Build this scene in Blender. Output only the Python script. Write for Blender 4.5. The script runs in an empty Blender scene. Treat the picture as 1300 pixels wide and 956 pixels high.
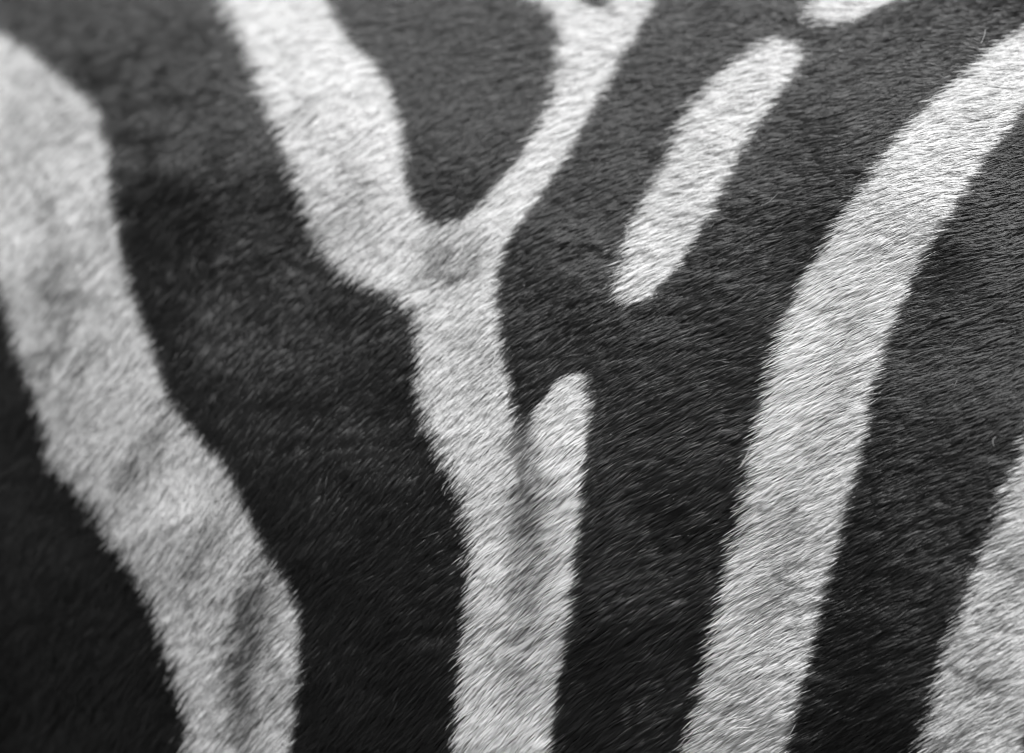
import bpy, math, random
import numpy as np
from mathutils import Vector

R = math.radians
rng = np.random.default_rng(7)
random.seed(7)
sc = bpy.context.scene
col = sc.collection

# ------------------------------------------------------------------ camera
W, H = 1300.0, 956.0                       # the photograph's own pixel grid
LENS, SENSOR = 90.0, 36.0
AIM = np.array([0.0, 0.018, 1.0])          # point of the flank in the picture's middle
YAW, PITCH, DIST = R(12), R(3), 1.0
cdir = np.array([-math.sin(YAW) * math.cos(PITCH), math.cos(YAW) * math.cos(PITCH), -math.sin(PITCH)])
CAM = AIM - cdir * DIST
cright = np.array([math.cos(YAW), math.sin(YAW), 0.0])
cup = np.cross(cright, cdir)
cd = bpy.data.cameras.new('camera')
cam = bpy.data.objects.new('camera', cd)
col.objects.link(cam)
cam.location = CAM
cam.rotation_euler = Vector(cdir).to_track_quat('-Z', 'Y').to_euler()
cd.lens, cd.sensor_width = LENS, SENSOR
cd.clip_start, cd.clip_end = 0.05, 200.0
cd.dof.use_dof = True
cd.dof.focus_distance = 0.978
cd.dof.aperture_fstop = 2.9
cd.dof.aperture_blades = 9
sc.camera = cam

# ------------------------------------------------------------------ daylight (soft, bright overcast)
SUN_ELEV, SUN_AZ = R(64), R(134)           # azimuth measured clockwise from +Y
world = bpy.data.worlds.new('World')
sc.world = world
world.use_nodes = True
nt = world.node_tree
nt.nodes.clear()
sky = nt.nodes.new('ShaderNodeTexSky')
sky.sky_type = 'NISHITA'
sky.sun_disc = False
sky.sun_elevation, sky.sun_rotation = SUN_ELEV, SUN_AZ
bw = nt.nodes.new('ShaderNodeRGBToBW')     # the photograph is black and white
bg = nt.nodes.new('ShaderNodeBackground')
bg.inputs['Strength'].default_value = 0.06
wo = nt.nodes.new('ShaderNodeOutputWorld')
nt.links.new(sky.outputs[0], bw.inputs[0])
nt.links.new(bw.outputs[0], bg.inputs['Color'])
nt.links.new(bg.outputs[0], wo.inputs['Surface'])

sl = bpy.data.lights.new('sun', 'SUN')
sl.energy, sl.angle = 3.8, R(8)
sun = bpy.data.objects.new('sun', sl)
col.objects.link(sun)
to_sun = Vector((math.sin(SUN_AZ) * math.cos(SUN_ELEV), math.cos(SUN_AZ) * math.cos(SUN_ELEV), math.sin(SUN_ELEV)))
sun.rotation_euler = to_sun.to_track_quat('Z', 'Y').to_euler()
sun.location = to_sun * 10

vs = sc.view_settings
vs.view_transform, vs.look = 'Standard', 'None'
vs.gamma, vs.use_curve_mapping = 1.0, False
vs.exposure = 0.93
sc.cycles.max_bounces = 10
sc.cycles.transparent_max_bounces = 8
sc.cycles.use_denoising = True
sc.cycles.denoiser = 'OPENIMAGEDENOISE'
sc.cycles.denoising_input_passes = 'RGB_ALBEDO_NORMAL'
sc.cycles.filter_width = 1.0
sc.cycles_curves.shape = 'RIBBONS'

# ------------------------------------------------------------------ value noise
def make_noise(n=64):
    tab = rng.random((n, n))
    def f(u, v):
        iu, iv = np.floor(u).astype(int), np.floor(v).astype(int)
        fu, fv = u - iu, v - iv
        fu, fv = fu * fu * (3 - 2 * fu), fv * fv * (3 - 2 * fv)
        a, b = tab[iu % n, iv % n], tab[(iu + 1) % n, iv % n]
        c, d = tab[iu % n, (iv + 1) % n], tab[(iu + 1) % n, (iv + 1) % n]
        return ((a * (1 - fu) + b * fu) * (1 - fv) + (c * (1 - fu) + d * fu) * fv) * 2 - 1
    return f
N1, N2, N3, N4, N5, N6 = (make_noise() for _ in range(6))

# ------------------------------------------------------------------ the barrel of the animal
X0, LX = 0.10, 0.85                        # middle and half length of the trunk
RY, RZ, ZC, YC = 0.30, 0.40, 0.865, 0.30
def girth(x):
    t = np.clip(np.abs((x - X0) / LX), 0, 1)
    return (1 - t ** 2.2) ** (1 / 2.2)
def relief(x, z):
    """folds, muscle and an added bulge of the flank, in metres outwards"""
    # a soft fold: full above, dropping quickly below
    u, w = (x + 0.125) / 0.062, (z - 1.090 - 0.10 * (x + 0.128))
    fold = np.where(w > 0, np.exp(-(w / 0.050) ** 2), np.exp(-(w / 0.032) ** 2)) * np.exp(-u * u)
    out = 0.0125 * fold
    # the side falls away towards the left
    out = out - 0.06 * (1 - np.exp(-1.0 * np.minimum(0, x + 0.06) ** 2 / 0.06))
    # a bulge added at the right to shade the coat below, brighten above
    out = out + 0.0095 * np.exp(-((x - 0.180) / 0.060) ** 2 - ((z - 1.085) / 0.060) ** 2)
    out = out + 0.0034 * N1(x / 0.075 + 9, z / 0.075 + 5) + 0.0011 * N2(x / 0.026 + 3, z / 0.026 + 7)
    return out
def front(x, z):
    g = girth(x)
    q = np.clip((z - ZC) / (RZ * g + 1e-9), -0.999, 0.999)
    return YC - RY * g * np.sqrt(1 - q * q) - relief(x, z) * np.clip(1.6 * np.sqrt(1 - q * q) - 0.5, 0, 1)
def normal(x, z, e=0.0015):
    dx = (front(x + e, z) - front(x - e, z)) / (2 * e)
    dz = (front(x, z + e) - front(x, z - e)) / (2 * e)
    n = np.stack([dx, -np.ones_like(dx), dz], -1)
    return n / np.linalg.norm(n, axis=-1, keepdims=True)
def pix(p):
    """where a point of the animal stands in the photograph (used to read its coat pattern)"""
    d = p - CAM
    dep = d @ cdir
    k = LENS / SENSOR * W
    return W / 2 + k * (d @ cright) / dep, H / 2 - k * (d @ cup) / dep

# ------------------------------------------------------------------ the coat pattern
WHITE = {
 'outer_left': [(-640,-400),(-560,-150),(-420,60),(-300,250),(-230,420),(-170,560),(-120,700),(-60,830),(-10,960),(20,1100),(20,1400),(-100,1400),(-110,1100),(-150,960),(-230,830),(-300,700),(-360,560),(-500,350),(-600,170),(-690,-50),(-780,-400)],
 'left': [(-250,-400),(-220,-200),(-140,-70),(-60,5),(0,48),(30,62),(62,85),(97,115),(125,148),(138,190),(145,250),(155,310),(166,360),(181,410),(200,460),(214,505),(240,545),(280,583),(300,622),(316,660),(336,703),(365,738),(378,775),(381,820),(379,867),(374,915),(368,965),(350,1100),(330,1400),
          (220,1400),(238,1100),(240,965),(236,915),(225,865),(208,809),(194,768),(166,719),(145,692),(121,647),(90,612),(66,585),(56,535),(45,488),(28,450),(16,415),(4,368),(-5,335),(-20,280),(-45,200),(-90,130),(-160,50),(-300,-120),(-370,-400)],
 'forked': [(200,-400),(240,-150),(268,-50),(283,0),(300,40),(320,85),(340,140),(362,195),(383,250),(400,300),(415,330),(445,352),(480,368),(513,384),(528,402),(532,440),(530,490),(535,520),(550,560),(575,610),(590,660),(596,720),(592,780),(586,830),(583,867),(580,915),(574,965),(560,1100),(540,1400),
            (690,1400),(692,1100),(698,965),(702,915),(708,867),(716,820),(727,740),(733,680),(739,620),(745,560),(748,512),(742,484),(730,474),(715,481),(697,498),(682,516),(668,540),(658,545),(651,515),(643,470),(636,430),(631,390),(632,350),(641,318),(653,296),(679,260),(703,228),(724,194),(741,159),(762,125),(786,83),(811,42),(833,0),(855,-45),(890,-120),(930,-230),(960,-400),
            (860,-400),(840,-250),(810,-120),(785,-40),(775,0),(760,14),(745,12),(730,-10),(690,-60),(640,-120),(570,-200),(500,-400),(420,-400),(490,-200),(560,-110),(625,-30),(655,-6),(675,3),(696,18),(705,42),(709,69),(707,100),(698,130),(686,156),(665,194),(638,228),(613,258),(590,279),(570,288),(552,286),(537,277),(524,258),(516,230),(512,200),(510,166),(497,123),(475,85),(448,62),(430,35),(415,0),(400,-50),(375,-150),(330,-400)],
 'short': [(971,54),(995,49),(1012,57),(1019,73),(1010,93),(988,125),(968,152),(950,180),(933,208),(919,235),(904,272),(888,298),(871,325),(846,358),(823,382),(804,389),(786,384),(779,368),(786,335),(796,298),(812,262),(829,230),(848,196),(860,166),(878,135),(912,100),(943,73)],
 'upper': [(1032,2),(1020,14),(1020,26),(1033,33),(1058,37),(1080,32),(1106,18),(1148,0),(1195,-30),(1260,-80),(1350,-170),(1430,-400),(1280,-400),(1200,-200),(1120,-90),(1060,-30)],
 'right': [(1560,-400),(1480,-140),(1425,-55),(1360,0),(1300,38),(1265,59),(1238,83),(1210,107),(1182,132),(1158,152),(1134,183),(1110,218),(1079,260),(1058,291),(1044,318),(1016,358),(990,418),(979,460),(968,502),(957,550),(950,598),(941,657),(927,705),(916,754),(905,795),(889,865),(878,915),(866,965),(840,1100),(790,1400),
           (920,1400),(965,1100),(993,965),(1006,915),(1020,865),(1028,830),(1040,788),(1048,747),(1059,709),(1071,664),(1079,629),(1089,590),(1101,540),(1106,505),(1114,474),(1127,436),(1138,401),(1155,363),(1174,322),(1198,288),(1217,260),(1234,228),(1255,197),(1276,170),(1300,138),(1370,65),(1480,-30),(1540,-130),(1660,-400)],
 'corner': [(1700,-400),(1560,-60),(1470,150),(1415,265),(1365,365),(1328,455),(1304,552),(1290,588),(1274,624),(1263,664),(1247,698),(1236,733),(1221,775),(1201,816),(1189,865),(1176,915),(1162,965),(1130,1100),(1080,1400),
            (1210,1400),(1260,1100),(1295,965),(1320,865),(1350,775),(1385,680),(1420,590),(1465,490),(1540,370),(1640,200),(1740,-40),(1850,-400)],
 'outer_right': [(1960,-400),(1860,-50),(1750,250),(1640,560),(1580,700),(1530,840),(1490,980),(1440,1150),(1400,1400),(1560,1400),(1600,1150),(1640,980),(1690,840),(1780,700),(1850,500),(1930,250),(2010,-50),(2110,-400)],
}
for k in range(1, 9):                      # the stripes go on along the flank on both sides
    WHITE['outer_left_%d' % k] = [(x - 300 * k, y) for x, y in WHITE['outer_left']]
    WHITE['outer_right_%d' % k] = [(x + 310 * k, y) for x, y in WHITE['outer_right']]
WKEYS = list(WHITE)
def inside(px, py, poly):
    r = np.zeros(px.shape, bool)
    P = np.array(poly, float)
    x0, y0 = P.min(0); x1, y1 = P.max(0)
    sel = np.where((px >= x0) & (px <= x1) & (py >= y0) & (py <= y1))[0]
    a, b = px[sel], py[sel]
    c = np.zeros(sel.shape, bool)
    Q = np.roll(P, -1, 0)
    for (ax, ay), (bx, by) in zip(P, Q):
        if ay == by: continue
        m = ((ay > b) != (by > b)) & (a < (bx - ax) * (b - ay) / (by - ay) + ax)
        c ^= m
    r[sel] = c
    return r
def stripe_of(px, py):
    """index of the white stripe a place belongs to, -1 on black"""
    k = np.full(px.shape, -1)
    py = np.clip(py, -390, 1390)
    for i, n in enumerate(WKEYS):
        k[inside(px, py, WHITE[n])] = i
    return k
def cross(line, py):
    L = np.array(line, float)
    return np.interp(py, L[:, 1], L[:, 0])
L_LEFT  = [(-310,-400),(-190,-70),(-70,80),(0,180),(60,260),(90,400),(150,560),(230,700),(300,860),(290,1400)]
L_FORK  = [(265,-400),(345,0),(420,150),(480,290),(560,350),(590,450),(660,700),(645,860),(615,1400)]
L_RIGHT = [(1610,-400),(1400,20),(1300,88),(1190,190),(1110,300),(1040,460),(1000,650),(950,865),(860,1400)]
L_CORN  = [(1775,-400),(1560,150),(1430,400),(1340,650),(1255,865),(1145,1400)]
BLACK = ['far_left', 'left_of_fork', 'in_fork', 'wide', 'right', 'far_right']
IN_FORK = [(330,-400),(415,-60),(345,0),(480,200),(545,310),(600,300),(700,180),(770,60),(757,13),(690,0),(560,-160),(430,-400)]
def black_of(px, py):
    k = np.full(px.shape, 3)
    py = np.clip(py, -390, 1390)
    k[px < cross(L_FORK, py)] = 1
    k[px < cross(L_LEFT, py)] = 0
    k[px > cross(L_RIGHT, py)] = 4
    k[px > cross(L_CORN, py)] = 5
    k[inside(px, py, IN_FORK)] = 2
    return k
# grey shadow stripes and smudges inside the white: x, y, half widths, turn, strength
SMUDGE = [(70,265,16,70,-5,.34),(45,200,80,190,0,.20),(130,480,60,180,28,.12),(250,720,70,140,28,.12),(80,420,20,80,20,.34),(72,360,22,60,10,.42),(25,180,24,60,0,.28),(110,470,22,60,25,.30),(175,585,24,70,30,.34),
          (262,700,22,60,25,.34),(235,760,18,70,20,.18),(318,800,24,75,10,.75),(310,890,22,60,0,.60),
          (560,330,28,32,0,.42),(595,330,20,40,0,.24),(390,150,14,70,-20,.20),(450,235,26,60,-25,.20),
          (664,560,12,46,4,.95),(672,640,22,60,0,.50),(668,730,24,80,0,.34),(655,840,24,70,0,.16),(600,470,24,60,0,.10),
          (757,-2,22,12,0,.55),(1085,400,20,80,18,.13),(1045,540,24,90,14,.15),(985,740,26,90,14,.14),(1240,150,20,50,40,.12),
          (940,120,12,50,35,.06),(1270,760,30,80,15,.16),(1240,900,30,80,15,.14)]
def smudge(px, py):
    s = np.zeros(px.shape)
    for x, y, a, b, t, k in SMUDGE:
        c, d = math.cos(R(t)), math.sin(R(t))
        u, v = (px - x) * c + (py - y) * d, -(px - x) * d + (py - y) * c
        s = np.maximum(s, k * np.exp(-(u / a) ** 2 - (v / b) ** 2))
    return s
# lie of the hair: place, degrees above the horizontal of the line it follows (tips to the lower left)
LIE = np.array([(40,250,68),(10,60,55),(120,60,45),(250,100,38),(400,200,36),(300,30,32),(230,260,46),(500,50,18),(600,60,18),(600,200,30),(480,200,36),
  (750,250,25),(560,310,45),(850,250,20),(950,150,16),(1050,200,18),(1250,250,12),(1000,30,8),(1250,40,10),(50,400,62),(230,400,55),(400,400,46),
  (200,560,57),(500,450,45),(600,500,41),(700,350,30),(850,450,30),(650,560,42),(800,560,33),(950,430,26),(1050,450,25),(1200,450,15),(1250,560,18),
  (50,700,58),(250,650,58),(400,650,54),(420,820,49),(500,700,43),(640,700,40),(800,750,33),(900,700,30),(1000,700,25),(1150,700,22),(1280,800,20),
  (640,900,40),(1000,900,27),(100,930,58),(750,60,16),(780,20,12)], float)
def lie(px, py):
    num = np.zeros(px.shape); den = np.zeros(px.shape)
    cx, cy = np.clip(px, -80, W + 80), np.clip(py, -60, H + 60)
    for x, y, a in LIE:
        w = 1.0 / (((cx - x) ** 2 + (cy - y) ** 2) / 110.0 ** 2 + 0.15) ** 1.6
        num += w * a; den += w
    return num / den

# ------------------------------------------------------------------ materials
def hair_material():
    m = bpy.data.materials.new('zebra_hair')
    m.use_nodes = True
    t = m.node_tree
    t.nodes.clear()
    at = t.nodes.new('ShaderNodeAttribute'); at.attribute_name = 'tone'
    h = t.nodes.new('ShaderNodeBsdfHairPrincipled')
    h.parametrization = 'COLOR'
    h.inputs['Roughness'].default_value = 0.24
    h.inputs['IOR'].default_value = 1.50
    h.inputs['Radial Roughness'].default_value = 0.5
    h.inputs['Random Roughness'].default_value = 0.2
    o = t.nodes.new('ShaderNodeOutputMaterial')
    # darker towards the root, full tone towards the tip
    hi = t.nodes.new('ShaderNodeHairInfo')
    mr = t.nodes.new('ShaderNodeMapRange')
    mr.inputs['From Max'].default_value = 0.7
    mr.inputs['To Min'].default_value = 0.6
    mu = t.nodes.new('ShaderNodeMath'); mu.operation = 'MULTIPLY'
    t.links.new(hi.outputs['Intercept'], mr.inputs['Value'])
    t.links.new(at.outputs['Fac'], mu.inputs[0])
    t.links.new(mr.outputs[0], mu.inputs[1])
    df = t.nodes.new('ShaderNodeBsdfDiffuse')               # the chalky outside of the hair
    mx = t.nodes.new('ShaderNodeMixShader')
    mf = t.nodes.new('ShaderNodeMapRange')
    mf.inputs['From Max'].default_value = 0.3
    mf.inputs['To Min'].default_value = 0.2
    mf.inputs['To Max'].default_value = 0.55
    t.links.new(at.outputs['Fac'], mf.inputs['Value'])
    t.links.new(mf.outputs[0], mx.inputs['Fac'])
    t.links.new(mu.outputs[0], h.inputs['Color'])
    t.links.new(mu.outputs[0], df.inputs['Color'])
    t.links.new(h.outputs[0], mx.inputs[1])
    t.links.new(df.outputs[0], mx.inputs[2])
    t.links.new(mx.outputs[0], o.inputs['Surface'])
    return m
def skin_material():
    m = bpy.data.materials.new('zebra_skin')
    m.use_nodes = True
    t = m.node_tree
    p = t.nodes['Principled BSDF']
    at = t.nodes.new('ShaderNodeAttribute'); at.attribute_name = 'tone'
    no = t.nodes.new('ShaderNodeTexNoise')
    no.inputs['Scale'].default_value = 900
    no.inputs['Detail'].default_value = 4
    mr = t.nodes.new('ShaderNodeMapRange')
    mr.inputs['To Min'].default_value = 0.6
    mr.inputs['To Max'].default_value = 1.3
    mu = t.nodes.new('ShaderNodeMath'); mu.operation = 'MULTIPLY'
    bu = t.nodes.new('ShaderNodeBump')
    bu.inputs['Strength'].default_value = 0.5
    bu.inputs['Distance'].default_value = 0.0006
    t.links.new(no.outputs['Fac'], mr.inputs['Value'])
    t.links.new(at.outputs['Fac'], mu.inputs[0])
    t.links.new(mr.outputs[0], mu.inputs[1])
    t.links.new(mu.outputs[0], p.inputs['Base Color'])
    t.links.new(no.outputs['Fac'], bu.inputs['Height'])
    t.links.new(bu.outputs[0], p.inputs['Normal'])
    p.inputs['Roughness'].default_value = 0.85
    return m
def flake_material():
    m = bpy.data.materials.new('skin_flake')
    m.use_nodes = True
    t = m.node_tree
    p = t.nodes['Principled BSDF']
    no = t.nodes.new('ShaderNodeTexNoise'); no.inputs['Scale'].default_value = 400
    mr = t.nodes.new('ShaderNodeMapRange')
    mr.inputs['To Min'].default_value = 0.3
    mr.inputs['To Max'].default_value = 0.55
    t.links.new(no.outputs['Fac'], mr.inputs['Value'])
    t.links.new(mr.outputs[0], p.inputs['Base Color'])
    p.inputs['Roughness'].default_value = 0.6
    return m
HAIR, SKIN, FLAKE = hair_material(), skin_material(), flake_material()

# ------------------------------------------------------------------ the zebra
zebra = bpy.data.objects.new('zebra', None)
col.objects.link(zebra)
zebra.location = (X0, YC, ZC - RZ)
zebra['label'] = 'zebra flank with short black and white striped hair filling the picture'
zebra['category'] = 'zebra'
ORIGIN = np.array(zebra.location)
def part(name, data, mat, label=None, kind=None):
    o = bpy.data.objects.new(name, data)
    col.objects.link(o)
    data.materials.append(mat)
    o.parent = zebra
    if label: o['label'] = label
    if kind: o['kind'] = kind
    return o

# body: one closed skin round the barrel
NXB, NTB = 300, 360
tt = np.linspace(-1, 1, NXB)
xs = X0 + LX * np.sign(tt) * (0.62 * np.abs(tt) + 0.38 * np.abs(tt) ** 3) * 0.9995
th = np.linspace(-math.pi, math.pi, NTB, endpoint=False)
XX, TH = np.meshgrid(xs, th, indexing='ij')
g = girth(XX)
ZZ = ZC + RZ * g * np.sin(TH)
facing = np.cos(TH)                                         # front of the barrel
YY = YC - RY * g * facing
fr = facing > 0.05
YY[fr] = front(XX[fr], ZZ[fr])
verts = np.stack([XX, YY, ZZ], -1).reshape(-1, 3)
seen = verts.copy()
seen[:, 1] = front(verts[:, 0], verts[:, 2])                # the far side carries the same pattern
bx_, by_ = pix(seen)
tone = np.where(stripe_of(bx_, by_) >= 0, 0.28, 0.012)
faces = []
for i in range(NXB - 1):
    a, b = i * NTB, (i + 1) * NTB
    for j in range(NTB):
        k = (j + 1) % NTB
        faces.append((a + j, a + k, b + k, b + j))
faces.append(tuple(range(NTB - 1, -1, -1)))
faces.append(tuple((NXB - 1) * NTB + j for j in range(NTB)))
me = bpy.data.meshes.new('body')
me.from_pydata((verts - ORIGIN).tolist(), [], faces)
me.attributes.new('tone', 'FLOAT', 'POINT').data.foreach_set('value', tone.astype(np.float32))
me.shade_smooth()
me.update()
part('body', me, SKIN)

# hair: rooted over the flank, well past the picture's edges
PX = 0.4 / W                                                # one photograph pixel at the flank, in metres
NSAMP = 2500000
rx = rng.uniform(X0 - 0.80, X0 + 0.80, NSAMP)
rz = rng.uniform(ZC - RZ, ZC + RZ, NSAMP)
on = np.abs((rz - ZC) / (RZ * girth(rx))) < 0.93
rx, rz = rx[on], rz[on]
root = np.stack([rx, front(rx, rz), rz], -1)
px, py = pix(root)
ox = np.maximum(np.maximum(-px, px - W), 0)
oy = np.maximum(np.maximum(-py, py - H), 0)
off = np.maximum(ox, oy)
keep = rng.random(len(rx)) < np.where(off < 45, 1.0, np.where(off < 330, 0.32, 0.09))
off = off[keep]
root, px, py, rx, rz = root[keep], px[keep], py[keep], rx[keep], rz[keep]
n = len(px)
nrm = normal(rx, rz)

def clump_ids(u, v, size, f=0.85):
    """nearest jittered lattice point: gives every hair its tuft"""
    cu, cv = np.floor(u / size).astype(int), np.floor(v / size).astype(int)
    best = np.full(u.shape, 1e9); bu = np.zeros_like(u); bv = np.zeros_like(u); bid = np.zeros(u.shape, int)
    for du in (-1, 0, 1):
        for dv in (-1, 0, 1):
            iu, iv = cu + du, cv + dv
            h1 = np.modf(np.abs(np.sin(iu * 127.1 + iv * 311.7) * 43758.5453))[0]
            h2 = np.modf(np.abs(np.sin(iu * 269.5 + iv * 183.3) * 43758.5453))[0]
            pu, pv = (iu + .5 + f * (h1 - .5)) * size, (iv + .5 + f * (h2 - .5)) * size
            d = (u - pu) ** 2 + (v - pv) ** 2
            m = d < best
            best[m] = d[m]; bu[m] = pu[m]; bv[m] = pv[m]; bid[m] = (iu * 7919 + iv * 104729)[m]
    return bu, bv, bid
def per(bid, s):
    return np.modf(np.abs(np.sin(bid * 12.9898 + s * 78.233) * 43758.5453))[0]

ang = R(1) * lie(px, py) + R(5)
rough = np.clip(0.25 + np.exp(-((px - 180) / 260) ** 2 - ((py - 180) / 220) ** 2) * 0.9 + 0.65 * np.exp(-(py / 150) ** 2), 0, 1.2)
# the lie wanders: broad swirls, then tufts, then single hairs
ang = ang + R(5) * N3(rx / 0.03, rz / 0.03) + R(13) * rough * N4(rx / 0.009 + 5, rz / 0.009)
ca, sa = np.cos(ang), np.sin(ang)
along, acr = rx * -ca + rz * -sa, rx * sa - rz * ca
# tufts are longer along the hair than across it
bu, bv, bid = clump_ids(along / 3.2, acr, 0.00105)
bu2, bv2, bid2 = clump_ids(along / 2.4, acr, 0.0034)
a2 = ang + R(10) * (per(bid, 1) - .5) * (0.6 + rough) + R(8) * (per(bid2, 2) - .5) * (0.5 + 1.2 * rough) + R(4) * rng.standard_normal(n)
stray = rng.random(n) < 0.004
a2 = a2 + np.where(stray, R(15) * rng.standard_normal(n), 0)
tang = -np.cos(a2)[:, None] * cright + -np.sin(a2)[:, None] * cup
tang = tang - cdir * (np.sum(tang * nrm, -1) / (nrm @ cdir))[:, None]      # laid onto the skin along the line of sight
tang /= np.linalg.norm(tang, axis=-1, keepdims=True)
side = np.cross(nrm, tang)
L = 0.0096 * (0.72 + 0.38 * rng.random(n) + 0.22 * (per(bid, 3) - .5) + 0.25 * (per(bid2, 4) - .5))
lift = 0.11 + 0.11 * np.clip(rough, 0, 1) + 0.14 * per(bid, 5) + 0.08 * per(bid2, 6) + 0.07 * rng.standard_normal(n) + np.where(stray, 0.15 * rng.random(n), 0)
lift = lift + (0.14 * rough + 0.05) * N2(along / 0.016, acr / 0.006) + 0.06 * N5(rx / 0.022, rz / 0.016)
lift = lift - 0.09 * np.clip((px - 950) / 250, 0, 1) * np.clip((py - 120) / 200, 0, 1)     # sleeker on the right
lift = np.clip(lift, 0.03, 0.7)
# pull towards the middle line of the tuft
pull1 = -(acr - bv) * 0.45
pull2 = -(acr - bv2) * 0.22
scr = np.stack([np.sin(ang), -np.cos(ang)], -1)             # across-hair axis in x, z
pvec = (pull1 + pull2)[:, None] * (scr[:, :1] * np.array([1., 0, 0]) + scr[:, 1:] * np.array([0, 0, 1.]))
pvec -= nrm * np.sum(pvec * nrm, -1, keepdims=True)
curl = (0.025 + 0.05 * rough) * rng.standard_normal(n)

S = np.array([0.0, 0.28, 0.55, 0.8, 1.0])
pts = np.empty((n, 5, 3), np.float32)
for k, s in enumerate(S):
    hgt = lift * (1.45 * s - 0.62 * s * s)
    pts[:, k] = (root - nrm * 0.0004 + tang * (L * (s - 0.08 * s * s))[:, None] + nrm * (L * hgt)[:, None]
                 + side * (L * curl * s * s)[:, None] + pvec * s ** 1.4) - ORIGIN
rad = (0.000125 * (0.75 + 0.5 * rng.random(n)) * np.where(off < 45, 1.0, np.where(off < 330, 1.5, 2.6)))[:, None] * np.array([1.0, 1.0, 0.9, 0.65, 0.12])[None]

# colour of each hair from where its outer half lies
j = rng.standard_normal((n, 2)) * 2.5
mid = root + tang * (L * 0.62)[:, None]
qx, qy = pix(mid)
qx, qy = qx + j[:, 0], qy + j[:, 1]
# where white hair lies out over black its tips stand in ragged points; the other edge is even
def shifted(d):
    return stripe_of(qx + d * np.cos(ang), qy - d * np.sin(ang))
over = (shifted(24) >= 0) & (shifted(-24) < 0)
wid = np.where(over, shifted(5 * (per(bid, 7) - .5) + 4 * (per(bid2, 12) - .5) + 7 * rng.standard_normal(n)), stripe_of(qx, qy))
bid_b = black_of(qx, qy)
sm = smudge(qx + 9 * N5(rx / .008, rz / .008), qy + 16 * N6(rx / .008, rz / .008))
sm = np.clip(1.5 * sm * (1.15 + 0.5 * (per(bid2, 8) - .5) + 0.8 * (per(bid, 9) - .5)) + 0.06 * N5(rx / .02, rz / .02), 0, 1)
dark_one = rng.random(n) < 0.75 * sm                        # grey comes of dark hairs among pale ones
white = 0.95 * (1 - 0.28 * rng.random(n) ** 1.5 - 0.07 * per(bid, 10))
white = np.where(dark_one, 0.06 + 0.10 * rng.random(n), white * (1 - 0.55 * sm))
black = 0.013 * (0.5 + 1.0 * rng.random(n)) * (0.7 + 0.7 * per(bid, 11))
black = np.where(rng.random(n) < 0.06, black + 0.05 * rng.random(n), black)
tn = np.where(wid >= 0, white, black)

def fur(name, sel, label):
    idx = np.where(sel)[0]
    if len(idx) == 0: return
    hc = bpy.data.hair_curves.new(name)
    hc.add_curves([5] * len(idx))
    hc.attributes['position'].data.foreach_set('vector', pts[idx].ravel())
    r = hc.attributes.get('radius') or hc.attributes.new('radius', 'FLOAT', 'POINT')
    r.data.foreach_set('value', rad[idx].astype(np.float32).ravel())
    t = hc.attributes.new('tone', 'FLOAT', 'CURVE')
    t.data.foreach_set('value', tn[idx].astype(np.float32))
    return part(name, hc, HAIR, label)

WL = {'outer_left': 'white stripe left of the wide bent one', 'left': 'white stripe bending down the left side with grey smudges',
      'forked': 'white stripe forking upwards in the middle', 'short': 'short white stripe ending on both sides in black',
      'upper': 'white stripe tip at the top edge', 'right': 'long white stripe sweeping down from the upper right',
      'corner': 'white stripe in the lower right corner', 'outer_right': 'white stripe right of the corner one'}
BL = {'far_left': 'black stripe in the lower left corner', 'left_of_fork': 'wide black stripe between the left and the forked white stripe',
      'in_fork': 'black tongue inside the fork of the white stripe', 'wide': 'wide black stripe round the short white one',
      'right': 'black stripe between the right and the corner white stripe', 'far_right': 'black stripe right of the corner white stripe'}
for i, k in enumerate(WKEYS):
    fur('white_stripe', wid == i, WL.get(k))
for i, k in enumerate(BLACK):
    fur('black_stripe', (wid < 0) & (bid_b == i), BL[k])
print('hairs', n)

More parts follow.
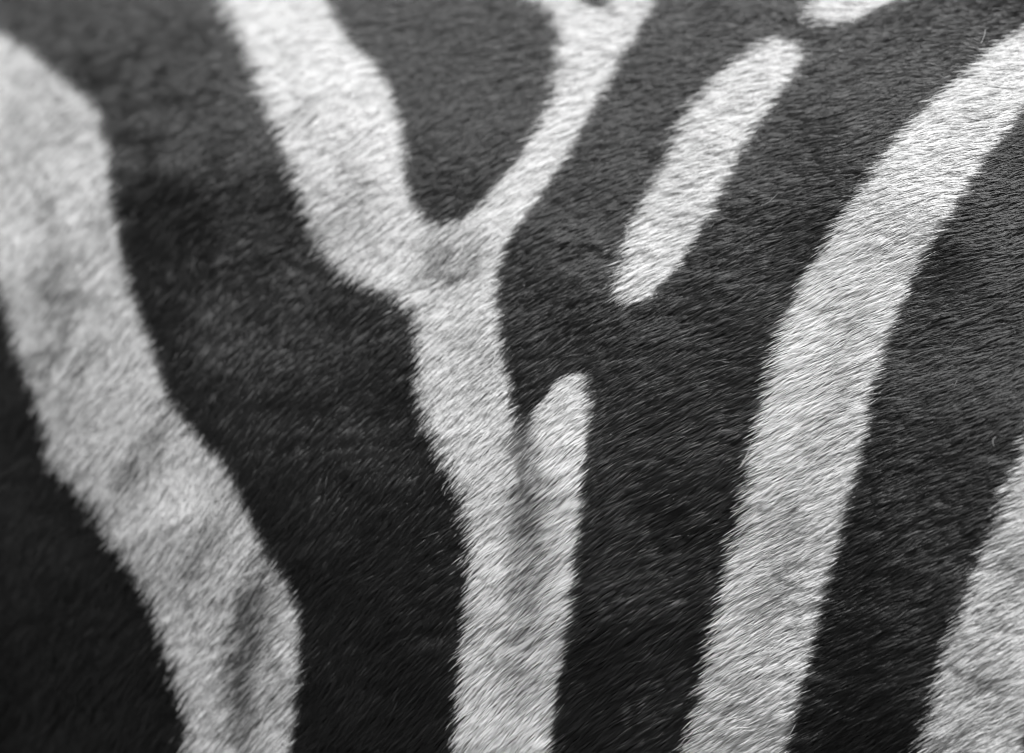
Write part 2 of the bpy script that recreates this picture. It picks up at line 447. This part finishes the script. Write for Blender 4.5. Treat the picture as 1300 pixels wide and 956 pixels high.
# ------------------------------------------------------------------ loose pale hairs lying on the coat
def on_flank(qx_, qy_):
    """the flank's point under a place of the photograph"""
    x, z = (qx_ - W / 2) * PX, 1.0 - (qy_ - H / 2) * PX
    for _ in range(12):
        p = np.array([x, float(front(np.array([x]), np.array([z]))[0]), z])
        a, b = pix(p)
        x += (qx_ - a) * PX; z -= (qy_ - b) * PX
    return p, normal(np.array([x]), np.array([z]))[0]
LOOSE = [[(957,560),(951,578),(945,590),(939,598)], [(955,572),(948,585),(943,588)], [(795,290),(798,300),(795,310)], [(856,160),(861,167),(866,172)],
         [(1251,46),(1249,56),(1245,66)], [(968,266),(976,264),(984,258),(990,253)], [(1192,278),(1201,274),(1211,267)], 
         [(728,478),(740,480),(748,476)], [(1264,556),(1260,562),(1262,568)], [(1180,268),(1200,276),(1206,277)]]
for pl in LOOSE:
    hc = bpy.data.hair_curves.new('loose_hair')
    hc.add_curves([len(pl)])
    q = []
    for m, (a, b) in enumerate(pl):
        p, nn = on_flank(a, b)
        q.append(p + nn * (0.0042 + 0.0004 * m) - ORIGIN)
    hc.attributes['position'].data.foreach_set('vector', np.array(q, np.float32).ravel())
    r = hc.attributes.get('radius') or hc.attributes.new('radius', 'FLOAT', 'POINT')
    r.data.foreach_set('value', np.linspace(0.00011, 0.00005, len(pl)).astype(np.float32))
    t = hc.attributes.new('tone', 'FLOAT', 'CURVE')
    t.data.foreach_set('value', np.array([0.6], np.float32))
    part('loose_hair', hc, HAIR)

# dust and skin flakes caught on the hair tips
fv, ff = [], []
spots = [(914,534),(857,634),(875,680),(777,554),(612,645),(1002,617),(300,360),(520,640),(668,366),(1175,620),(1207,560)]
spots += [(random.uniform(20, 1280), random.uniform(250, 940)) for _ in range(0)]
for a, b in spots:
    p, nn = on_flank(a, b)
    c = p + nn * random.uniform(0.0026, 0.0038) - ORIGIN
    s = random.uniform(0.00011, 0.00020)
    e1 = Vector(nn).orthogonal().normalized(); e2 = Vector(nn).cross(e1)
    base = len(fv)
    m = 6
    for z_ in (-0.25, 0.25):
        for k in range(m):
            w = 2 * math.pi * k / m
            rr = s * random.uniform(0.7, 1.2)
            fv.append(tuple(Vector(c) + e1 * rr * math.cos(w) + e2 * rr * math.sin(w) + Vector(nn) * s * z_))
    ff.append(tuple(base + k for k in range(m - 1, -1, -1)))
    ff.append(tuple(base + m + k for k in range(m)))
    for k in range(m):
        k2 = (k + 1) % m
        ff.append((base + k, base + k2, base + m + k2, base + m + k))
me = bpy.data.meshes.new('dust_flakes')
me.from_pydata(fv, [], ff)
part('dust_flakes', me, FLAKE, 'pale dust specks caught on the hair', 'stuff')
